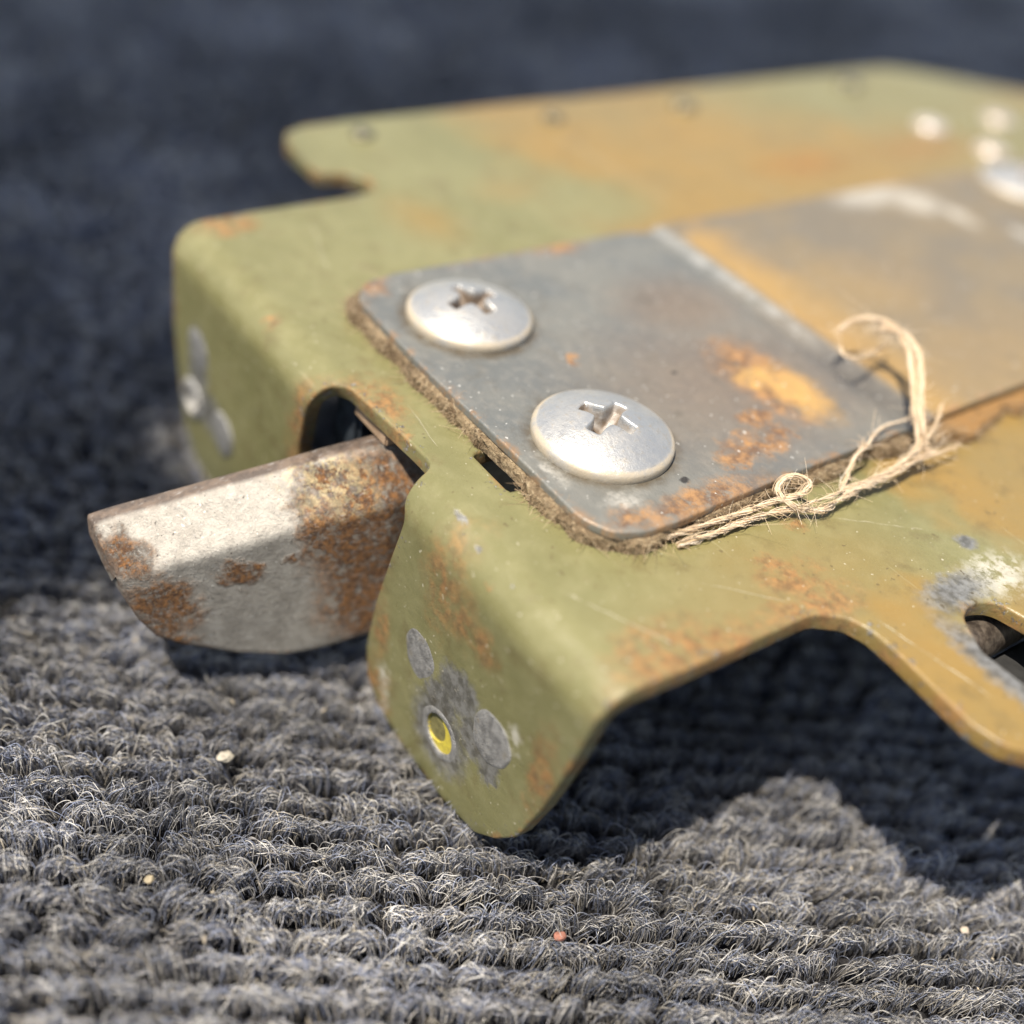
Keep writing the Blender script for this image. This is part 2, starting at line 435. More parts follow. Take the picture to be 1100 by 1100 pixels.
def mat_screw():
    g = G('zinc_screw')
    n1 = g.noise(0.5, 4, .6)
    n2 = g.noise(2.2, 5, .65)
    fine = g.noise(12, 3, .6)
    e = g.attr('edge')                       # 0 at the rim, 1 on the dome, 2 inside the recess
    col = g.mix(g.step(n1, .35, .65), (0.46, 0.465, 0.46), (0.55, 0.535, 0.50))
    col = g.mix(g.mul(g.step(n2, .52, .70), .55), col, (0.40, 0.34, 0.26))
    rim = g.mul(g.step(e, .55, .05), g.step(n1, .3, .55, .35, .9))
    col = g.mix(rim, col, (0.42, 0.35, 0.25))
    sc2 = g.noise(1.0, 4, .6, None, (3, 1, 2), (4, .8, 1))
    col = g.mix(g.mul(g.step(sc2, .60, .70), .5), col, (0.36, 0.33, 0.28))
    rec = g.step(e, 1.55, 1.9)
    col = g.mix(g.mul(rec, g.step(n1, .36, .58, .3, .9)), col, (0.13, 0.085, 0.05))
    sc = g.noise(1.2, 4, .6, None, (1, 3, 2), (1, 5, 1))
    col = g.mix(g.mul(g.step(sc, .64, .72), .6), col, (0.30, 0.30, 0.31))
    h = g.add(g.mul(fine, .3), g.mul(n2, .8))
    nb = g.bump(h, 0.06, 1.0)
    return g.finish(col, g.lin(n2, .3, .7, .30, .50), g.mul(g.inv(g.mx(rim, rec)), .65), nb)


def mat_rivet():
    g = G('worn_rivet_metal')
    n2 = g.noise(1.6, 5, .65)
    fine = g.noise(8, 4, .65)
    col = g.mix(g.step(n2, .35, .65), (0.26, 0.255, 0.245), (0.46, 0.45, 0.43))
    col = g.mix(g.step(fine, .55, .72, 0, .5), col, (0.52, 0.48, 0.40))
    col = g.mix(g.mul(g.step(g.noise(.8, 4, .6), .58, .7), .6), col, (0.26, 0.21, 0.12))
    nb = g.bump(g.add(fine, g.mul(n2, .8)), 0.09, 1.0)
    return g.finish(col, g.lin(n2, .3, .7, .38, .55), .55, nb)


def mat_pale_rivet():
    g = G('bright_rivet_metal')
    n2 = g.noise(1.0, 4, .6)
    col = g.mix(g.step(n2, .35, .65), (0.78, 0.72, 0.66), (0.70, 0.58, 0.46))
    return g.finish(col, .34, .6, g.bump(n2, .1, .6))


def mat_felt():
    g = G('brown_felt')
    n1 = g.noise(.5, 5, .7)
    n2 = g.noise(3, 4, .7)
    col = g.mix(g.step(n1, .35, .65), (0.10, 0.068, 0.040), (0.36, 0.27, 0.165))
    col = g.mix(g.step(n2, .45, .7), col, (0.46, 0.36, 0.23))
    o = g.xyz()
    col = g.mix(g.mul(g.mul(g.step(o[1], 20, 27), g.step(o[0], 5, 8)), g.step(n1, .3, .6, .4, .95)), col, (0.36, 0.20, 0.075))
    dk = g.step(g.noise(.9, 6, .7, None, (4, 4, 4)), .54, .66)
    col = g.mix(g.mul(dk, .75), col, (0.045, 0.03, 0.018))
    return g.finish(col, .95, 0, g.bump(n2, .5, 1.0), .15)


def mat_fibre(name, cols, rough=.5, spec=.5, patch=None):
    g = G(name)
    hi = g.n('ShaderNodeHairInfo')
    r = g.n('ShaderNodeValToRGB')
    el = r.color_ramp.elements
    r.color_ramp.interpolation = 'LINEAR'
    el[0].position = 0; el[0].color = (*cols[0], 1)
    el[1].position = 1; el[1].color = (*cols[-1], 1)
    for i, c in enumerate(cols[1:-1]):
        x = el.new((i + 1) / (len(cols) - 1)); x.color = (*c, 1)
    g.t.links.new(hi.outputs['Random'], r.inputs[0])
    cc = r.outputs[0]
    if patch:
        k = g.lin(g.noise(.055, 4, .6), .38, .7, .0, .75)
        cc = g.mix(k, cc, g.mix(.75, cc, patch))
        k2 = g.step(g.noise(.035, 3, .6, None, (50, 3, 7)), .35, .65, .70, 1.40)
        vm = g.n('ShaderNodeVectorMath', operation='SCALE')
        g.put(vm.inputs[0], cc); g.put(vm.inputs['Scale'], k2)
        cc = vm.outputs[0]
    return g.finish(cc, rough, 0, None, spec)


def mat_carpet():
    g = G('carpet_backing')
    n = g.noise(.8, 5, .7)
    col = g.mix(g.step(n, .35, .65), (0.016, 0.016, 0.018), (0.045, 0.043, 0.045))
    return g.finish(col, .95, 0, g.bump(g.noise(2, 4, .7), .8, 1.0), .1)


def mat_plain(name, c, rough=.5, metal=0., sc=1.0, c2=None):
    g = G(name)
    n = g.noise(sc, 5, .65)
    c2 = c2 or tuple(v * .6 for v in c)
    return g.finish(g.mix(g.step(n, .35, .65), c2, c), rough, metal, g.bump(n, .08, .8))


M = dict(stud=mat_plain('stud_steel', (0.30, 0.27, 0.19), .25, .8, 1.5, (0.16, 0.145, 0.10)), core=mat_plain('nut_core', (0.20, 0.18, 0.07), .5, 0, 2), pin=mat_plain('pin_steel', (0.20, 0.165, 0.13), .35, .6, 1.5, (0.07, 0.055, 0.045)), dark=mat_plain('dark_light_blocker', (0.018, 0.018, 0.018), .8, 0, .8), olive=mat_olive(), cover=mat_cover(), bolt=mat_bolt(), screw=mat_screw(), rivet=mat_rivet(),
         pale=mat_pale_rivet(), felt=mat_felt(), carpet=mat_carpet(),
         yellow=mat_plain('yellow_nut', (0.58, 0.48, 0.06), .5, 0, 2, (0.44, 0.36, 0.06)),
         inner=mat_plain('inner_steel', (0.10, 0.125, 0.15), .35, .5, .6, (0.05, 0.06, 0.075)),
         block=mat_plain('brown_block', (0.40, 0.28, 0.18), .7, 0, .8, (0.27, 0.18, 0.11)),
         sun_blocker=mat_plain('blocker_panel', (0.13, 0.14, 0.16), .7, 0, .05),  # surface of the two slabs added to block the sun
         pile=mat_fibre('carpet_fibre', [(0.045, 0.044, 0.045), (0.15, 0.148, 0.15), (0.30, 0.345, 0.48), (0.52, 0.46, 0.35),
                                         (0.18, 0.21, 0.31), (0.05, 0.05, 0.052), (0.85, 0.82, 0.76), (0.20, 0.195, 0.195)], .32, .8, (0.05, 0.052, 0.06)),
         fuzz=mat_fibre('felt_fibre', [(0.14, 0.09, 0.05), (0.42, 0.31, 0.19), (0.26, 0.18, 0.11), (0.60, 0.49, 0.33)], .6, .3),
         twine=mat_fibre('twine_fibre', [(0.62, 0.48, 0.32), (0.74, 0.62, 0.46), (0.52, 0.36, 0.20), (0.80, 0.72, 0.60)], .5, .4),
         twine_core=mat_plain('twine_core', (0.62, 0.47, 0.30), .8, 0, 3, (0.45, 0.31, 0.18)))


# ------------------------------------------------------------------ mesh helpers
def link(name, me, mat, parent=None, label=None):
    o = bpy.data.objects.new(name, me)
    COL.objects.link(o)
    if mat is not None:
        me.materials.append(mat)
    if parent is not None:
        o.parent = parent
        o.matrix_parent_inverse = parent.matrix_world.inverted()
    if label:
        o['label'] = label
    return o


def thing(o, label, cat, group=None):
    o['label'] = label
    o['category'] = cat
    if group:
        o['group'] = group
    return o


def mesh_np(name, V, F, edge=None, sharp=40):
    me = bpy.data.meshes.new(name)
    me.from_pydata([tuple(v) for v in (np.asarray(V) * MM)], [], F)
    me.polygons.foreach_set('use_smooth', [True] * len(me.polygons))
    if sharp:
        me.set_sharp_from_angle(angle=math.radians(sharp))
    if edge is not None:
        a = me.attributes.new('edge', 'FLOAT', 'POINT')
        a.data.foreach_set('value', np.asarray(edge, dtype=np.float32))
    me.update()
    return me


def fillet(pts, rad, seg=6):
    """Closed polygon with each corner rounded (rad: one value or a list)."""
    P = [np.array(p, float) for p in pts]
    n = len(P)
    if not isinstance(rad, (list, tuple)):
        rad = [rad] * n
    out = []
    for i in range(n):
        a, b, c = P[i - 1], P[i], P[(i + 1) % n]
        u = a - b; v = c - b
        lu, lv = np.linalg.norm(u), np.linalg.norm(v)
        u /= lu; v /= lv
        r = rad[i]
        ang = math.acos(max(-1, min(1, float(u @ v))))
        if r <= 0 or ang > math.pi - 0.02:
            out.append(b); continue
        d = min(r / math.tan(ang / 2), lu * .48, lv * .48)
        p0, p1 = b + u * d, b + v * d
        for k in range(seg + 1):
            t = k / seg
            out.append((1 - t) ** 2 * p0 + 2 * t * (1 - t) * b + t * t * p1)
    return np.array(out)


def resample(P, step):
    P = np.asarray(P, float)
    Q = np.vstack([P, P[:1]])
    d = np.linalg.norm(np.diff(Q, axis=0), axis=1)
    s = np.concatenate([[0], np.cumsum(d)])
    n = max(8, int(s[-1] / step))
    t = np.linspace(0, s[-1], n, endpoint=False)
    return np.stack([np.interp(t, s, Q[:, 0]), np.interp(t, s, Q[:, 1])], 1)


def inside(P, pts):
    x, y = pts[:, 0], pts[:, 1]
    c = np.zeros(len(pts), bool)
    n = len(P)
    for i in range(n):
        x0, y0 = P[i]; x1, y1 = P[(i + 1) % n]
        if y0 == y1:
            continue
        k = ((y0 > y) != (y1 > y)) & (x < (x1 - x0) * (y - y0) / (y1 - y0) + x0)
        c ^= k
    return c


def area(P):
    return 0.5 * np.sum(P[:, 0] * np.roll(P[:, 1], -1) - np.roll(P[:, 0], -1) * P[:, 1])


def sheet(name, outer, holes, mapf, T, r, step, grid_pts, lstep=.5):
    """A sheet of thickness T with rounded upper edges. mapf(u, v, depth) -> xyz (mm)."""
    loops = []
    for k, L in enumerate([outer] + list(holes)):
        L = resample(L, lstep if k == 0 else min(lstep, .3))
        if (area(L) > 0) != (k == 0):
            L = L[::-1]
        loops.append(L)
    nrm, ins = [], []
    for L in loops:
        d = np.roll(L, -1, 0) - np.roll(L, 1, 0)
        d /= np.linalg.norm(d, axis=1, keepdims=True) + 1e-9
        nl = np.stack([-d[:, 1], d[:, 0]], 1)
        nrm.append(nl)
        ins.append(L + nl * r)
    pts = np.asarray(grid_pts, float)
    ok = inside(ins[0], pts)
    for H in ins[1:]:
        ok &= ~inside(H, pts)
    pts = pts[ok]
    allL = np.vstack(ins)
    dm = np.empty(len(pts))
    for i in range(0, len(pts), 2000):
        q = pts[i:i + 2000]
        dm[i:i + 2000] = np.sqrt(((q[:, None, :] - allL[None]) ** 2).sum(2).min(1))
    pts = pts[dm > step * .35]; dm = dm[dm > step * .35]
    nv = len(allL)
    verts = [Vector(p) for p in allL] + [Vector(p) for p in pts]
    edges = []
    k = 0
    for L in ins:
        n = len(L)
        edges += [(k + i, k + (i + 1) % n) for i in range(n)]
        k += n
    vo, eo, fo, ov, oe, of = delaunay_2d_cdt(verts, edges, [], 0, 1e-6)
    vo = np.array([(p.x, p.y) for p in vo])
    idx = {}
    for i, src in enumerate(ov):
        for q in src:
            idx[q] = i
    F = [f for f in fo]
    cen = np.array([vo[list(f)].mean(0) for f in F])
    keep = inside(ins[0], cen)
    for H in ins[1:]:
        keep &= ~inside(H, cen)
    F = [F[i] for i in np.nonzero(keep)[0]]
    F = [f if (lambda a: a > 0)(np.cross(vo[f[1]] - vo[f[0]], vo[f[2]] - vo[f[0]])) else f[::-1] for f in F]
    V, E, faces = [], [], []
    dist = np.full(len(vo), r)
    for q, i in idx.items():
        dist[i] = r if q < nv else dm[q - nv] + r
    for p, dd in zip(vo, dist):
        V.append(mapf(p[0], p[1], 0.0)); E.append(dd)
    nb = len(V)
    for p, dd in zip(vo, dist):
        V.append(mapf(p[0], p[1], T)); E.append(dd)
    faces += [tuple(f) for f in F]
    faces += [tuple(nb + i for i in f[::-1]) for f in F]
    k = 0
    for L, nl, I in zip(loops, nrm, ins):
        n = len(L)
        prev = [idx[k + i] for i in range(n)]
        rings = [(math.radians(a)) for a in (30, 60, 90)]
        for a in rings + [None]:
            cur = []
            for i in range(n):
                if a is None:
                    p, h, e = L[i], T, 0.0
                else:
                    p, h, e = I[i] - nl[i] * r * math.sin(a), r * (1 - math.cos(a)), r * (1 - math.sin(a))
                cur.append(len(V)); V.append(mapf(p[0], p[1], h)); E.append(e)
            for i in range(n):
                j = (i + 1) % n
                faces.append((prev[j], prev[i], cur[i], cur[j]))
            prev = cur
        for i in range(n):
            j = (i + 1) % n
            faces.append((prev[j], prev[i], nb + idx[k + i], nb + idx[k + j]))
        k += n
    return mesh_np(name, V, faces, E, 50)


def gridpts(u0, u1, v0, v1, s):
    U, Vv = np.meshgrid(np.arange(u0, u1, s), np.arange(v0, v1, s))
    return np.stack([U.ravel(), Vv.ravel()], 1) + rng.uniform(-.12, .12, (U.size, 2)) * s


def disc(name, R, h, axis, c, mat, parent, label=None, hole=0.0, seg=40, flat=.55, dome=1.0):
    """A rivet head: a round raised button on a plane. axis 'z' (up) or 'y' (towards -y)."""
    rr = [R, R * 1.0, R * .97, R * .90, R * flat, R * .35]
    hh = [-.3, h * .2, h * .6, h * .85, h, h * dome]
    V, F = [], []
    for a, b in zip(rr, hh):
        for i in range(seg):
            t = 2 * math.pi * i / seg
            wob = 1 + (.045 * math.sin(2 * t + R * 9) + .03 * math.sin(3 * t + R * 7) + .018 * math.sin(7 * t + R * 3)) * (axis == 'y') + .01 * math.sin(3 * t)
            x, y = a * wob * math.cos(t), a * wob * math.sin(t)
            V.append((c[0] + x, c[1] + y, c[2] + b) if axis == 'z' else (c[0] + x, c[1] - b, c[2] + y))
    for k in range(len(rr) - 1):
        for i in range(seg):
            j = (i + 1) % seg
            F.append((k * seg + i, k * seg + j, (k + 1) * seg + j, (k + 1) * seg + i))
    L = (len(rr) - 1) * seg
    if hole <= 0:
        F.append(tuple(L + i for i in range(seg)))
    if axis == 'y':
        F = [f[::1] for f in F]
    me = mesh_np(name, V, F, None, 60)
    bm = bmesh.new(); bm.from_mesh(me); bmesh.ops.recalc_face_normals(bm, faces=bm.faces); bm.to_mesh(me); bm.free()
    return link(name, me, mat, parent, label)


def hair(name, P, counts, radius, mat, parent=None):
    """P: (total, 3) points in mm; counts: points per strand; radius: per point (mm)."""
    hc = bpy.data.hair_curves.new(name)
    hc.add_curves([int(c) for c in counts])
    hc.attributes['position'].data.foreach_set('vector', (np.asarray(P) * MM).astype(np.float32).ravel())
    a = hc.attributes.get('radius') or hc.attributes.new('radius', 'FLOAT', 'POINT')
    a.data.foreach_set('value', (np.asarray(radius) * MM).astype(np.float32).ravel())
    hc.materials.append(mat)
    o = bpy.data.objects.new(name, hc)
    COL.objects.link(o)
    if parent is not None:
        o.parent = parent
        o.matrix_parent_inverse = parent.matrix_world.inverted()
    return o


def wob(u, v, a, s=.05, k=0.0):
    return a * mnoise.noise(Vector((u * s, v * s, k)))


# ------------------------------------------------------------------ carpet (backing sheet)
ZC = -20.0                        # top of the pile
TH = math.radians(57)
RD = np.array([math.cos(TH), math.sin(TH)])       # along a rib
PD = np.array([math.sin(TH), -math.cos(TH)])      # across the ribs
PITCH, LOOP = 1.95, 1.5


def carpet_sheet():
    n0 = -90; n1 = 150
    V, F = [], []
    qs = np.arange(-330, 480, 6.0)
    prof = [(0.0, -3.4), (.25, -2.6), (.5, -1.9), (.75, -2.6)]
    rows = [((i + f) * PITCH, h) for i in range(-240, 115) for f, h in prof]
    for p, h in rows:
        for q in qs:
            a = PD * p + RD * q
            V.append((a[0], a[1], ZC + h))
    nq = len(qs)
    for i in range(len(rows) - 1):
        for j in range(nq - 1):
            F.append((i * nq + j, i * nq + j + 1, (i + 1) * nq + j + 1, (i + 1) * nq + j))
    me = mesh_np('carpet', V, F, None, None)
    o = link('carpet', me, M['carpet'])
    if me.polygons[0].normal.z < 0:
        me.flip_normals()
    o['kind'] = 'structure'
    return o


carpet_sheet()

# added slab that keeps the sun off the far part of the carpet, well above and outside the picture
def sun_blocker():
    t = (2000 - ZC) / SUN_TO.z
    off = np.array([SUN_TO.x * t, SUN_TO.y * t])
    xe = -63.0 + off[0]
    x0, x1, y0, y1 = xe - 190, xe, off[1] - 130, off[1] + 300
    pts = fillet([(x0, y0), (x1, y0), (x1, y1), (x0, y1)], 25, 8)
    n = len(pts)
    V = [(p[0], p[1], 2000) for p in pts] + [(p[0], p[1], 2040) for p in pts]
    F = [tuple(range(n))[::-1], tuple(range(n, 2 * n))] + [(i, (i + 1) % n, n + (i + 1) % n, n + i) for i in range(n)]
    o = link('far_sun_blocker', mesh_np('far_sun_blocker', V, F, None, 40), M['sun_blocker'])
    o['kind'] = 'structure'


sun_blocker()


def shade_board():  # unseen board, added and shaped to shade the carpet at the left
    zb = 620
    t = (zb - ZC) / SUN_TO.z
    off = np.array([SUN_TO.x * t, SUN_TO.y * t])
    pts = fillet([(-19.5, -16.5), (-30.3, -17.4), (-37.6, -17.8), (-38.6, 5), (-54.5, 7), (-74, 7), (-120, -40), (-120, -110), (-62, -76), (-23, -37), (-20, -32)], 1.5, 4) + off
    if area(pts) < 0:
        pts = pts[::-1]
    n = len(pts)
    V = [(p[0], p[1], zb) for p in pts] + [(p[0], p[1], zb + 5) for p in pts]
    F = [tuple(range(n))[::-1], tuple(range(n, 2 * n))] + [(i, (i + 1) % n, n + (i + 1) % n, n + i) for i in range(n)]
    o = link('shade_board', mesh_np('shade_board', V, F, None, 40), M['sun_blocker'])
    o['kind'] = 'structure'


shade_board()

# ------------------------------------------------------------------ latch
latch = bpy.data.objects.new('latch', None)
COL.objects.link(latch)
latch.location = (-8 * MM, 30 * MM, -20.4 * MM)
latch.empty_display_size = .02
bpy.context.view_layer.update()
thing(latch, 'olive painted sheet metal latch with grey cover plate and rusty bolt on carpet', 'latch')

VB = -12.3           # where the front bend starts
RB = 2.5             # outer bend radius
ARC = math.pi / 2 * RB


def map_plate(u, v, h):
    d = wob(u, v, .10, .06) + wob(u, v, .03, .25, 4)
    h = h + d
    if v >= VB:
        return (u, v, -h)
    if v >= VB - ARC:
        a = (VB - v) / RB
        return (u, VB - (RB - h) * math.sin(a), -RB + (RB - h) * math.cos(a))
    z = -RB - ((VB - ARC) - v)
    return (u, VB - RB + h, z)


def fz(z):           # flange height -> developed v
    return VB - ARC - (-RB - z)


YB = VB - ARC
outer = [
    (19.0, 1.0), (20.2, 2.7), (21.6, 3.2), (23.6, 3.2), (29.4, 2.8), (31.2, 3.3), (33.2, 5.2), (34.0, 8.5), (34.2, 16),
    (34.2, 108), (30, 118), (-22, 120), (-27, 118), (-39.3, 106.5), (-46, 97.5), (-49.0, 93.5), (-50.6, 90), (-50.9, 80), (-50.9, 20), (-50.9, 9.7), (-50.6, 4.4), (-49.6, 2.2),
    (-47.7, 1.2), (-44.5, 0.9), (-41.1, 0.8), (-40.4, 3.4), (-38.9, 4.7), (-37.3, 4.4), (-36.6, 3.0), (-36.3, 0), (-36.2, -8), (-36.0, -12.3), (-35.6, YB + .8),
    (-35.4, fz(-5)), (-35.4, fz(-8.4)), (-34.8, fz(-11.2)), (-34.1, fz(-14.7)), (-33.3, fz(-17.3)), (-31.6, fz(-19.4)), (-28.5, fz(-20.3)),
    (-20, fz(-20.4)), (-16.5, fz(-20.0)), (-14.5, fz(-18.4)), (-13.8, fz(-16)), (-14.2, fz(-11)), (-14.2, fz(-6.5)), (-13.7, fz(-3.6)), (-13.1, YB + .9), (-12.6, YB + 2.4), (-11.4, VB - .5),
    (-9.5, VB - .35), (-4.0, VB + .1), (-2.1, VB + .15), (-1.7, VB - .6), (-1.2, YB + 1.0), (-0.7, YB + 0.2), (-0.8, fz(-3.2)), (-1.5, fz(-6.3)),
    (-2.5, fz(-11.2)), (-3.0, fz(-16.0)), (-2.3, fz(-18.6)), (-0.3, fz(-20.1)), (3.5, fz(-20.6)), (8, fz(-20.5)), (11.8, fz(-19.8)), (13.7, fz(-18.1)),
    (15.3, fz(-15.9)), (16.5, fz(-11.9)), (17.7, fz(-6.4)), (18.3, YB), (18.6, VB), (18.8, -9)]
outer = fillet(outer, .9, 3)
circ = lambda x, y, r, ry=None, n=40: np.array([(x + r * math.cos(2 * math.pi * i / n), y + (ry or r) * math.sin(2 * math.pi * i / n)) for i in range(n)])
HOLE_A = fillet([(22.9, 11.2), (23.6, 9.6), (26, 8.3), (29.5, 8.5), (30.5, 11), (29.5, 13.6), (26, 13.6), (23.6, 12.9)], 1.6, 5)
HOLE_N = circ(6.5, fz(-15.4), 1.55)
HOLE_L = circ(-31.6, fz(-13.6), 1.2)
SLIT = fillet([(-1.9, -9.2), (2.2, -9.2), (2.3, -6.6), (-2.0, -6.6)], .2, 3)
small = [circ(29.3, 31, 1.2), circ(29, 49, 1.3), circ(29.5, 78.5, 1.3)]
gp = np.vstack([gridpts(-52, 35, -36, 24, .75), gridpts(-52, 35, 24, 121, 1.8)])
plate_me = sheet('mounting_plate', outer, [HOLE_A, HOLE_N, HOLE_L, SLIT] + small, map_plate, 1.15, .22, .75, gp)
plate = link('mounting_plate', plate_me, M['olive'], latch)

# rivets and nut on the flanges
disc('rivet', 1.85, .09, 'y', (3.2, -14.75, -11.2), M['rivet'], plate)
disc('rivet', 2.0, .09, 'y', (11.2, -14.75, -10.9), M['rivet'], plate)
disc('rivet', 1.75, .14, 'y', (-30.6, -14.75, -8.2), M['rivet'], plate)
disc('rivet', 1.9, .25, 'y', (-25.9, -14.75, -13.4), M['rivet'], plate)


def ring(name, c, r0, r1, h, mat, parent, seg=40):
    prof = [(r0, .5), (r0, h * .2), (r0 + .12, h), ((r0 + r1) / 2, h), (r1 - .15, h * .8), (r1, .0), (r1, -.3)]
    V, F = [], []
    for a, b in prof:
        for i in range(seg):
            t = 2 * math.pi * i / seg
            bb = -b if a == r0 and b == .5 else b
            V.append((c[0] + a * math.cos(t), c[1] - bb, c[2] + a * math.sin(t)))
    for k in range(len(prof) - 1):
        for i in range(seg):
            j = (i + 1) % seg
            F.append((k * seg + i, (k + 1) * seg + i, (k + 1) * seg + j, k * seg + j))
    me = mesh_np(name, V, F, None, 50)
    return link(name, me, mat, parent)


ring('eyelet', (6.5, -14.82, -15.4), 1.46, 2.05, .07, M['rivet'], plate)
ring('eyelet', (-31.6, -14.78, -13.6), 1.05, 1.9, .3, M['rivet'], plate)


def nut(c):
    V, F = [], []
    seg = 32
    prof = [(1.46, 2.5, 0), (1.46, .0, 0), (1.22, .0, 1), (1.15, .3, 1), (1.15, 2.5, 1)]
    for a, b, k in prof:
        for i in range(seg):
            t = 2 * math.pi * i / seg
            V.append((c[0] + a * math.cos(t) - .66 * k, c[1] + b, c[2] + a * math.sin(t) + .12 * k))
    for k in range(len(prof) - 1):
        for i in range(seg):
            j = (i + 1) % seg
            F.append((k * seg + i, k * seg + j, (k + 1) * seg + j, (k + 1) * seg + i))
    n = link('anchor_nut', mesh_np('anchor_nut', V, F, None, 45), M['yellow'], plate)
    disc('nut_core', 1.25, .05, 'y', (c[0] - .30, c[1] + .16, c[2] + .05), M['core'], n)


nut((6.5, -14.72, -15.4))
for x, y, r_ in ((-47.2, 9.0, 1.25), (-46.2, 31, 1.25), (-45.8, 49.3, 1.6), (-46.4, 78.5, 1.7)):
    disc('stud', r_ * .9, .5, 'z', (x, y, -.02), M['stud'], plate, None, flat=.6, dome=1.1)
# rivet buttons near the far right end of the plate
for x, y in ((-33.5, 78.5), (-32.6, 91), (-26.0, 80.6)):
    disc('rivet', 2.0, .75, 'z', (x, y, -.02), M['pale'], plate, None, flat=.7, dome=1.05)

def pin(c, R, L):
    V, F, seg = [], [], 28
    for b, rr in ((0, .55), (.15, .85), (.5, 1), (L - .5, 1), (L - .15, .85), (L, .55)):
        for i in range(seg):
            t = 2 * math.pi * i / seg
            V.append((c[0] + R * rr * math.cos(t), c[1] + b, c[2] + R * rr * math.sin(t)))
    for k in range(5):
        for i in range(seg):
            j = (i + 1) % seg
            F.append((k * seg + i, (k + 1) * seg + i, (k + 1) * seg + j, k * seg + j))
    F.append(tuple(range(seg))); F.append(tuple(5 * seg + i for i in range(seg))[::-1])
    me = mesh_np('hinge_pin', V, F, None, 40)
    me.flip_normals()
    return link('hinge_pin', me, M['pin'], latch)


pin((23.6, 8.2, -3.2), 1.5, 9)

# felt gasket, cover plate
cov = [(-21.3, -3.5), (-20.9, -6.3), (-18.8, -8.0), (-14.6, -8.15), (-8.9, -8.3), (-3.0, -8.2), (2.4, -8.1), (7.4, -8.1), (9.4, -7.1), (10.2, -5.0),
       (10.3, -2.2), (10.1, 1), (9.85, 8), (9.75, 14), (9.6, 22), (9.5, 35), (9.5, 116), (-20.5, 116), (-20.8, 60), (-21.0, 30), (-21.2, 6)]
cov = fillet(cov, 1.6, 4)
gp2 = np.vstack([gridpts(-23, 12, -10, 18, .9), gridpts(-23, 12, 18, 30, .5), gridpts(-23, 12, 30, 117, 2.0)])


def groove(v, u):
    t = (v - 23.0)
    end = 1.0
    g = -.38 * math.exp(-((t + 1.3) / 1.1) ** 2) * end + .16 / (1 + math.exp(-t * 6))
    return g


def map_cover(u, v, h):
    return (u, v, 1.62 - h + groove(v, u) + wob(u, v, .05, .08, 2))


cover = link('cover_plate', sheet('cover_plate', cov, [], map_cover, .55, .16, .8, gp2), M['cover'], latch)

fo = resample(cov, .35)
d = np.roll(fo, -1, 0) - np.roll(fo, 1, 0)
d /= np.linalg.norm(d, axis=1, keepdims=True)
outn = np.stack([d[:, 1], -d[:, 0]], 1)
bul = np.array([.22 + .2 * (p[1] < -7) * (p[0] < 6) + .65 * mnoise.noise(Vector((p[0] * .35, p[1] * .35, 1))) + .25 * mnoise.noise(Vector((p[0] * 1.5, p[1] * 1.5, 3)))
                + (1.7 * math.exp(-((p[1] - 27) / 5.5) ** 2) * (p[0] > 0)) + (1.2 * (p[1] > 33) * (p[0] > 0)) for p in fo])
bul = np.clip(bul, -.25, 3)
bul = np.where((fo[:, 0] > -2.2) & (fo[:, 0] < 2.4) & (fo[:, 1] < -7), np.minimum(bul, .15), bul)
felt_out = fo + outn * bul[:, None]


def map_felt(u, v, h):
    return (u, v, 1.06 - h + wob(u, v, .10, 1.2, 7) + wob(u, v, .08, .4, 1))


gasket = link('felt_gasket', sheet('felt_gasket', felt_out, [], map_felt, 1.1, .42, .9, np.vstack([gridpts(-24, 14, -11, 40, 1.0), gridpts(-24, 14, 40, 118, 3.0)]), .35), M['felt'], latch)

# fuzzy fibres along the felt edge
nf = 15000
keep = np.nonzero((fo[:, 1] < 60) & ~((fo[:, 0] > -2.3) & (fo[:, 0] < 2.6) & (fo[:, 1] < -7)))[0]
ix = rng.choice(keep, nf)
base = felt_out[ix]
nn = outn[ix]
zz = rng.uniform(.0, 1.0, nf)
dirs = np.concatenate([nn * rng.uniform(.1, 1, (nf, 1)) + rng.normal(0, .6, (nf, 2)), rng.normal(.05, .45, (nf, 1))], 1)
dirs /= np.linalg.norm(dirs, axis=1, keepdims=True)
ln = rng.gamma(2.0, .17, nf)
curl = rng.normal(0, .5, (nf, 3))
t = np.linspace(0, 1, 6)
start = np.concatenate([base - nn * .25, zz[:, None]], 1)
pts = start[:, None, :] + dirs[:, None, :] * (t[None, :, None] * ln[:, None, None]) + curl[:, None, :] * (t[None, :, None] ** 2) * ln[:, None, None]
pts[:, :, 2] = np.clip(pts[:, :, 2], .03, 1.9)
rad = np.repeat((.019 * (1 - .6 * t))[None], nf, 0)
fz_o = hair('felt_fuzz', pts.reshape(-1, 3), [6] * nf, rad, M['fuzz'], gasket)
fz_o['kind'] = 'stuff'


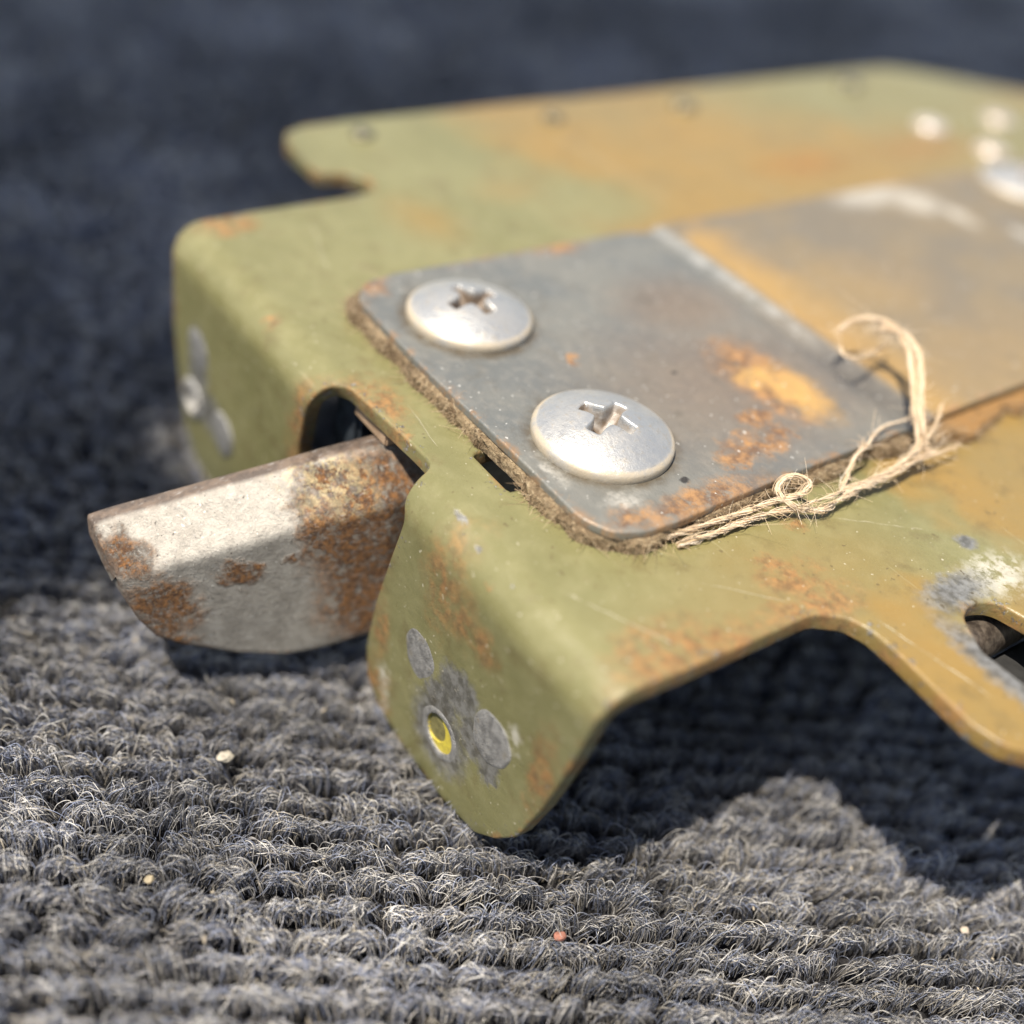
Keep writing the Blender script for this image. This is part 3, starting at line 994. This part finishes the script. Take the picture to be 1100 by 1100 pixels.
# ------------------------------------------------------------------ screws
def screw(c, rot, R=4.75):
    seg = 150
    rad = list(np.linspace(0.03, 2.5, 46)) + list(np.linspace(2.65, R - .35, 12)) + [R - .2, R - .08, R, R, R - .05]
    V, E, F = [], [], []
    nr = len(rad)
    for k, r in enumerate(rad):
        for i in range(seg):
            t = 2 * math.pi * i / seg
            z = .62 + 1.3 * (1 - (min(r, R) / R) ** 1.9)
            e = 1.0 if r < R - .9 else max(0.0, (R - r) / .9)
            if k >= nr - 5:
                z = [.70, .60, .44, .10, -.15][k - (nr - 5)]
                e = 0.0
            x, y = r * math.cos(t), r * math.sin(t)
            if r < 2.6:
                a, b = x * math.cos(-rot) - y * math.sin(-rot), x * math.sin(-rot) + y * math.cos(-rot)
                def arm(p, q):
                    wd = .33 + .10 * max(0, abs(p) - .6) + .50 * math.exp(-(abs(p) / .7) ** 2)
                    s1 = 1 / (1 + math.exp(min(60, (abs(q) - wd) / .035)))
                    s2 = 1 / (1 + math.exp(min(60, (abs(p) - 1.9) / .05)))
                    return s1 * s2
                mk = max(arm(a, b), arm(b, a))
                dep = 2.1 * max(0.10, 1 - r / 2.5)
                z -= mk * dep
                if mk > .25:
                    e = 2.0
            V.append((c[0] + x, c[1] + y, c[2] + z)); E.append(e)
    for k in range(nr - 1):
        for i in range(seg):
            j = (i + 1) % seg
            F.append((k * seg + i, (k + 1) * seg + i, (k + 1) * seg + j, k * seg + j))
    F.append(tuple(range(seg)))
    return link('screw', mesh_np('screw', V, F, E, 45), M['screw'], latch)


screw((1.75, -1.75, 1.63), math.radians(23))
screw((-13.75, -1.75, 1.63), math.radians(8), 4.6)
screw((-15.6, 70.5, 1.75), math.radians(40), 4.6)
screw((2.0, 70.5, 1.75), math.radians(12), 4.6)

# ------------------------------------------------------------------ bolt
STR = 4.08
u1 = np.array([3.3, -2.4]) / STR
u2 = np.array([0.55, -9.85]); u2 /= np.linalg.norm(u2)
BT = np.array([-7.75, -2.3])       # upper back edge (x, z)
BR = .45


TOPW = 1.5
u0 = np.array([.985, .17])
BK = [BT - u0 * TOPW, BT, BT + u1 * STR, BT + u1 * STR + u2 * 40]
BS = [0.0, TOPW, TOPW + STR, TOPW + STR + 40]
BU = [u0, u1, u2]


def bolt_profile(t):
    """point and outward normal of the outer face at developed length t"""
    t = max(t, 0.0)
    for k, rr in ((1, .30), (2, BR)):
        if abs(t - BS[k]) < rr * .55:
            ta, tb = BU[k - 1], BU[k]
            s = (t - BS[k] + rr * .55) / (rr * 1.1)
            p0, p1, p2 = BK[k] - ta * rr * .55, BK[k], BK[k] + tb * rr * .55
            p = (1 - s) ** 2 * p0 + 2 * s * (1 - s) * p1 + s * s * p2
            tg = (1 - s) * (p1 - p0) + s * (p2 - p1)
            tg = tg / np.linalg.norm(tg)
            return p, np.array([-tg[1], tg[0]])
    k = 0 if t < BS[1] else 1 if t < BS[2] else 2
    tg = BU[k]
    return BK[k] + tg * (t - BS[k]), np.array([-tg[1], tg[0]])


def map_bolt(u, v, h):            # u: along y, v: minus developed length
    p, n = bolt_profile(-v)
    bend = .25 * math.exp(-max(0, u + 32.4) / 1.6)         # nose rolled back a little
    hh = h + wob(u, v, .10, .22, 5) + bend
    s = .30 * max(0.0, -13.0 - u)                            # swings away from the slot towards its nose
    return (p[0] - n[0] * hh - s, u + .3 * s, p[1] - n[1] * hh - .93 * s)


bo = [(12, 0), (12, -15.6), (-13.5, -15.6), (-17.5, -15.5), (-19.9, -15.2), (-23.5, -13.6), (-27.2, -11.3), (-28.9, -9.9), (-30.0, -8.0), (-30.9, -5.6), (-31.3, -2.6), (-31.45, -0.6), (-31.4, 0)]
bo = [(a, b - (TOPW if b < 0 else 0)) for a, b in bo]
bo = fillet(bo, [1.6] * 10 + [1.2, .5, .2], 5)
bolt = link('bolt', sheet('bolt', bo, [], map_bolt, 1.5, .25, .38, gridpts(-34, 13, -18, 1, .42), .35), M['bolt'], latch)
bv = np.empty(len(bolt.data.vertices) * 3, np.float32)
bolt.data.vertices.foreach_get('co', bv)
bv = bv.reshape(-1, 3) / MM
bs = .30 * np.maximum(0, -(13.0 + bv[:, 1]) / (1 - .09))
ra = bolt.data.attributes.new('rim', 'FLOAT', 'POINT')          # the cut upper edge stays dark
ra.data.foreach_set('value', np.clip((BT[0] + .12 - (bv[:, 0] + bs)) / .15, 0, 1).astype(np.float32))

# inside of the box: guide plate and block seen through the slot
def box(name, lo, hi, mat, parent, bev=.3):
    bm = bmesh.new()
    bmesh.ops.create_cube(bm, size=1)
    for v in bm.verts:
        v.co = Vector(((lo[i] + hi[i]) / 2 + v.co[i] * (hi[i] - lo[i]) for i in range(3))) * MM
    bmesh.ops.bevel(bm, geom=bm.edges[:], offset=bev * MM, segments=2, affect='EDGES')
    me = bpy.data.meshes.new(name)
    bm.to_mesh(me); bm.free()
    return link(name, me, mat, parent)


box('guide_plate', (-14.6, -11.8, -17.5), (-11.4, 40, -1.35), M['inner'], latch)
box('back_block', (-11.3, -12.25, -2.3), (-7.2, -3, -1.3), M['block'], latch, .12)


box('hole_light_blocker', (24.9, 9.2, -6.5), (29.8, 60, -4.0), M['dark'], latch)  # hidden box added to stop sunlight falling through the lug hole

# ------------------------------------------------------------------ twine
def spline(P, n):
    P = np.asarray(P, float)
    Q = np.vstack([2 * P[0] - P[1], P, 2 * P[-1] - P[-2]])
    out = []
    m_ = len(P) - 1
    for s in np.linspace(0, m_, n):
        i = min(int(s), m_ - 1); f = s - i
        a, b, c, e = Q[i], Q[i + 1], Q[i + 2], Q[i + 3]
        out.append(.5 * (2 * b + (c - a) * f + (2 * a - 5 * b + 4 * c - e) * f * f + (3 * b - a - 3 * c + e) * f ** 3))
    return np.array(out)


STRANDS = [  # (radius, points x, y, z in mm, fibres)
    (0.2, [(10.25, -3.2, 0.5), (10.54, -1.26, 0.7), (10.83, 2.04, 0.9), (11.08, 4.92, 1.1), (11.36, 6.16, 1.2), (11.59, 7.18, 1.5), (11.29, 7.85, 1.9), (10.76, 7.38, 2.2), (10.46, 6.51, 2.1), (10.63, 5.85, 1.6), (11.32, 5.9, 1.1), (12.09, 6.41, 0.9)], 34),
    (0.2, [(10.99, -2.86, 0.3), (11.21, 0.22, 0.4), (11.32, 3.83, 0.5), (11.85, 6.28, 0.6), (12.78, 8.09, 0.7), (12.58, 10.1, 0.8), (12.45, 12.37, 0.9), (12.58, 15.03, 1.1), (12.27, 18.34, 1.3), (12.19, 19.96, 1.4)], 34),
    (0.19, [(12.03, 10.94, 0.9), (12.16, 13.24, 0.8), (12.29, 15.32, 1.2), (12.06, 17.38, 1.6), (11.69, 18.94, 2.0)], 26),
    (0.24, [(12.28, 19.75, 1.2), (11.53, 19.67, 2.0), (10.69, 19.84, 2.9), (9.42, 20.76, 3.8), (8.09, 22.04, 4.6), (6.58, 23.23, 5.2), (5.08, 23.76, 5.6), (3.79, 23.43, 5.7), (3.08, 22.78, 5.5)], 46),
    (0.22, [(11.98, 18.71, 1.3), (11.13, 19.47, 2.1), (9.81, 20.24, 3.0), (8.14, 21.39, 4.0), (6.48, 22.63, 4.8), (4.69, 23.6, 5.4), (2.98, 23.92, 5.6), (1.64, 23.45, 5.4), (0.96, 22.31, 5.0), (1.04, 21.1, 4.5)], 46),
    (0.1, [(2.34, 19.8, 4.2), (2.99, 19.59, 4.0), (3.58, 20.28, 3.8), (3.59, 21.8, 3.7), (3.01, 24.27, 3.6), (2.57, 25.69, 3.6)], 14),
    (0.15, [(12.05, 10.79, 0.8), (11.24, 12.25, 1.0), (10.69, 13.19, 1.5), (10.29, 14.32, 1.9), (10.11, 15.16, 2.0)], 22),
    (0.1, [(10.11, 15.16, 2.0), (9.47, 16.8, 2.2), (9.12, 18.6, 2.1), (9.21, 20.58, 2.1), (8.93, 21.62, 2.2)], 6),
    (0.13, [(12.35, 18.18, 1.4), (12.43, 20.04, 1.3), (12.36, 21.58, 1.2), (12.32, 23.16, 1.2)], 10),
    (0.11, [(11.86, 19.35, 2.0), (11.15, 20.74, 2.4), (10.5, 22.14, 2.7), (9.89, 23.15, 3.0)], 6),
    (0.12, [(12.35, 6.34, 1.2), (12.48, 8.34, 1.4), (12.47, 10.18, 1.4)], 10),
]
twine = bpy.data.objects.new('twine', None)
COL.objects.link(twine)
twine.location = (9.5 * MM, 16 * MM, .5 * MM)
twine.empty_display_size = .005
bpy.context.view_layer.update()
thing(twine, 'frayed cream twine curling out from the gasket beside the grey cover plate', 'twine')
HP, HC, HR = [], [], []
for rad_, pts_, nfib in STRANDS:
    rad_ *= .74
    L = spline(pts_, len(pts_) * 9)
    tg = np.gradient(L, axis=0); tg /= np.linalg.norm(tg, axis=1, keepdims=True)
    up = np.array([.31, .22, .92])
    n1 = np.cross(tg, up); n1 /= np.linalg.norm(n1, axis=1, keepdims=True)
    n2 = np.cross(tg, n1)
    seg = 8
    s = np.concatenate([[0], np.cumsum(np.linalg.norm(np.diff(L, axis=0), axis=1))])
    V, F = [], []
    for i in range(len(L)):
        tap = min(1, .12 + 2.2 * min(i, len(L) - 1 - i) / 9)
        for k in range(seg):
            a = 2 * math.pi * k / seg + s[i] * 1.0
            rr = rad_ * .46 * tap * (1 + .25 * math.cos(2 * (2 * math.pi * k / seg)))
            V.append(L[i] + n1[i] * rr * math.cos(a) + n2[i] * rr * math.sin(a))
    for i in range(len(L) - 1):
        for k in range(seg):
            j = (k + 1) % seg
            F.append((i * seg + k, i * seg + j, (i + 1) * seg + j, (i + 1) * seg + k))
    F.append(tuple(range(seg))[::-1]); F.append(tuple((len(L) - 1) * seg + k for k in range(seg)))
    link('strand', mesh_np('strand', V, F, None, None), M['twine_core'], twine)
    for f in range(nfib):
        a0 = rng.uniform(0, 6.28); rr = rad_ * rng.uniform(.35, 1.05)
        i0 = rng.integers(0, max(1, len(L) // 3)) if rng.random() < .4 else 0
        i1 = len(L) - (rng.integers(0, len(L) // 3) if rng.random() < .4 else 0)
        Q = []
        ph = rng.uniform(0, 6.28); loose = rng.gamma(1.0, .07)
        for i in range(i0, i1):
            a = a0 + s[i] * 1.15 + .6 * math.sin(s[i] * 1.1 + ph)
            q = rr + loose * math.sin(s[i] * .9 + ph) ** 2
            Q.append(L[i] + n1[i] * q * math.cos(a) + n2[i] * q * math.sin(a))
        HP += Q; HC.append(len(Q)); HR += [.020] * len(Q)
    for f in range(int(nfib * 3.4)):                     # stray hairs
        i = rng.integers(1, len(L) - 1)
        dv = n1[i] * rng.normal() + n2[i] * rng.normal() + tg[i] * rng.normal() * 1.2
        dv /= np.linalg.norm(dv)
        ln_ = rng.gamma(2, .28); cu = rng.normal(0, .5, 3)
        Q = [L[i] + dv * (rad_ * .6 + ln_ * q) + cu * ln_ * q * q for q in np.linspace(0, 1, 6)]
        HP += Q; HC.append(6); HR += [.011, .011, .010, .009, .008, .006]
    e = L[-1]                                             # frayed end
    for f in range(int(nfib * .5)):
        dv = tg[-1] * .7 + rng.normal(0, .45, 3)
        ln_ = rng.uniform(.3, 1.3); cu = rng.normal(0, .5, 3)
        Q = [e + dv * ln_ * q + cu * ln_ * q * q for q in np.linspace(0, 1, 7)]
        HP += Q; HC.append(7); HR += [.012] * 7
if HP:
    HPA = np.array(HP)
    tf = hair('twine_fuzz', HPA, HC, HR, M['twine'], twine)
    tf['kind'] = 'stuff'

# ------------------------------------------------------------------ crumbs on the carpet
CR = [((-1.3, -26.1), .55, (0.45, 0.41, 0.33), 'pale crumb on the carpet left below the rusty bolt'),
      ((4.9, -33.9), .3, (0.42, 0.35, 0.23), 'small tan speck on the carpet near the left edge of the picture'),
      ((20.5, -14.3), .38, (0.38, 0.16, 0.11), 'reddish speck on the carpet in front of the bent flange tip'),
      ((33.8, 9.7), .35, (0.48, 0.41, 0.33), 'cream speck on the carpet at the right below the tan lug')]
for (x, y), r_, c_, lb in CR:
    bm = bmesh.new()
    bmesh.ops.create_icosphere(bm, subdivisions=3, radius=1)
    for v in bm.verts:
        k = 1 + .35 * mnoise.noise(v.co * 1.3 + Vector((x, y, 0))) + .12 * mnoise.noise(v.co * 4)
        v.co = Vector((v.co.x * r_ * .8 * k + x, v.co.y * r_ * 1.0 * k + y, v.co.z * r_ * .5 * k + ZC + .05 + r_ * .3)) * MM
    me = bpy.data.meshes.new('crumb'); bm.to_mesh(me); bm.free()
    me.polygons.foreach_set('use_smooth', [True] * len(me.polygons))
    thing(link('crumb', me, mat_plain('crumb_matter', c_, .8, 0, 3)), lb, 'crumb')


def lint():
    V, F = [], []
    for _ in range(150):
        q = rng.uniform(-60, 45); p = rng.uniform(-25, 55)
        a = PD * p + RD * q
        if a[0] < -30 or abs(a[0]) > 60 or (a[1] > -10 and a[0] < 20):
            continue
        r_ = rng.gamma(2.0, .055) + .05
        ax = rng.normal(0, 1, 3); ax /= np.linalg.norm(ax)
        e1 = np.cross(ax, [.3, .5, .8]); e1 /= np.linalg.norm(e1); e2 = np.cross(ax, e1)
        c = np.array([a[0], a[1], ZC + rng.uniform(-.25, .12)])
        b = len(V)
        for i in range(6):
            t = i * math.pi / 3
            V.append(c + e1 * r_ * math.cos(t) * rng.uniform(.7, 1.8) + e2 * r_ * math.sin(t) * rng.uniform(.6, 1.1))
        V.append(c + ax * r_ * .5); V.append(c - ax * r_ * .5)
        for i in range(6):
            j = (i + 1) % 6
            F.append((b + i, b + j, b + 6)); F.append((b + j, b + i, b + 7))
    o = link('lint', mesh_np('lint', V, F, None, 30), mat_plain('lint_matter', (0.50, 0.43, 0.32), .8, 0, 2.5, (0.22, 0.19, 0.15)))
    o['kind'] = 'stuff'


lint()


# ------------------------------------------------------------------ carpet pile: looped yarn in ribs
def pile():
    ii, jj = np.meshgrid(np.arange(-185, 70), np.arange(-105, 225))
    ii, jj = ii.ravel(), jj.ravel()
    p = ii * PITCH + rng.normal(0, .07, ii.size)
    q = jj * LOOP + rng.uniform(0, LOOP, 2000)[ii + 500] + rng.normal(0, .32, ii.size)
    c = PD[None] * p[:, None] + RD[None] * q[:, None]
    P3 = np.concatenate([c, np.full((len(c), 1), ZC)], 1)
    cc = (P3 - CCAM) @ RCAM.T
    zc = cc[:, 2]
    sx = cc[:, 0] / zc * FPX / 550; sy = cc[:, 1] / zc * FPX / 550
    ok = (zc > 20) & (np.abs(sx) < 1.35) & (sy < 1.3) & (sy > -1.25)
    c, zc = c[ok], zc[ok]
    out = []
    for lo, hi, N, n, rf in ((0, 92, 56, 11, .0185), (92, 125, 24, 9, .032), (125, 1e9, 11, 7, .055)):
        k = (zc >= lo) & (zc < hi)
        cc_ = np.repeat(c[k], N, 0)
        nl = k.sum()
        ct = len(cc_)
        hgt = np.repeat(rng.normal(1.95, .24, nl), N)
        l1, l2 = rng.normal(0, .40, nl), rng.normal(0, .13, nl)
        lean = np.repeat(RD[None] * l1[:, None] + PD[None] * l2[:, None], N, 0)
        yaw = np.repeat(rng.normal(0, .35, nl), N) + rng.normal(0, .5, ct)
        rx = np.abs(rng.normal(.54, .23, ct)) * np.repeat(rng.uniform(.85, 1.2, nl), N)
        o1, o2 = rng.normal(0, .44, ct), rng.normal(0, .125, ct)
        off = RD[None] * o1[:, None] + PD[None] * o2[:, None]
        hz = hgt + rng.normal(-.25, .38, ct)
        wild = rng.random(ct) < .06
        hz = np.where(wild, hz * rng.uniform(1.0, 1.45, ct), hz)
        a0 = rng.uniform(-.25, .35, ct); a1 = math.pi - rng.uniform(-.25, .6, ct)
        fl = rng.random(ct) < .05
        a1 = np.where(fl, rng.uniform(1.2, 2.4, ct), a1)
        t = np.linspace(0, 1, n)[None]
        a = a0[:, None] + (a1 - a0)[:, None] * t
        X = rx[:, None] * np.cos(a)
        Z = (hz[:, None] * .45) * np.sin(a) + hz[:, None] * .55 * np.clip(np.sin(a) * 1.4, -.8, 1)
        tilt = rng.normal(0, .22, ct)[:, None]
        wv = rng.normal(0, .12, (ct, 1)) * np.sin(t * rng.uniform(4, 10, (ct, 1)) + rng.uniform(0, 6, (ct, 1)))
        Y = tilt * (Z / 2.0) + wv
        ang = TH + yaw
        ca, sa = np.cos(ang)[:, None], np.sin(ang)[:, None]
        x = cc_[:, :1] + off[:, :1] + lean[:, :1] * (Z / 2.0) + X * ca - Y * sa
        y = cc_[:, 1:] + off[:, 1:] + lean[:, 1:] * (Z / 2.0) + X * sa + Y * ca
        z = ZC - 2.1 + Z
        pts_ = np.stack([x, y, z], 2)
        # strands may not pierce the flange feet: nothing stands taller than the pile there anyway
        rr = rf * rng.uniform(.6, 1.25, (ct, 1)) * np.ones((1, n))
        out.append((pts_.reshape(-1, 3), np.full(ct, n), rr.ravel()))
    P_ = np.concatenate([o[0] for o in out]); C_ = np.concatenate([o[1] for o in out]); R_ = np.concatenate([o[2] for o in out])
    o = hair('carpet_pile', P_, C_, R_, M['pile'])
    o['kind'] = 'stuff'
    print('pile strands', len(C_), 'points', len(P_))


pile()
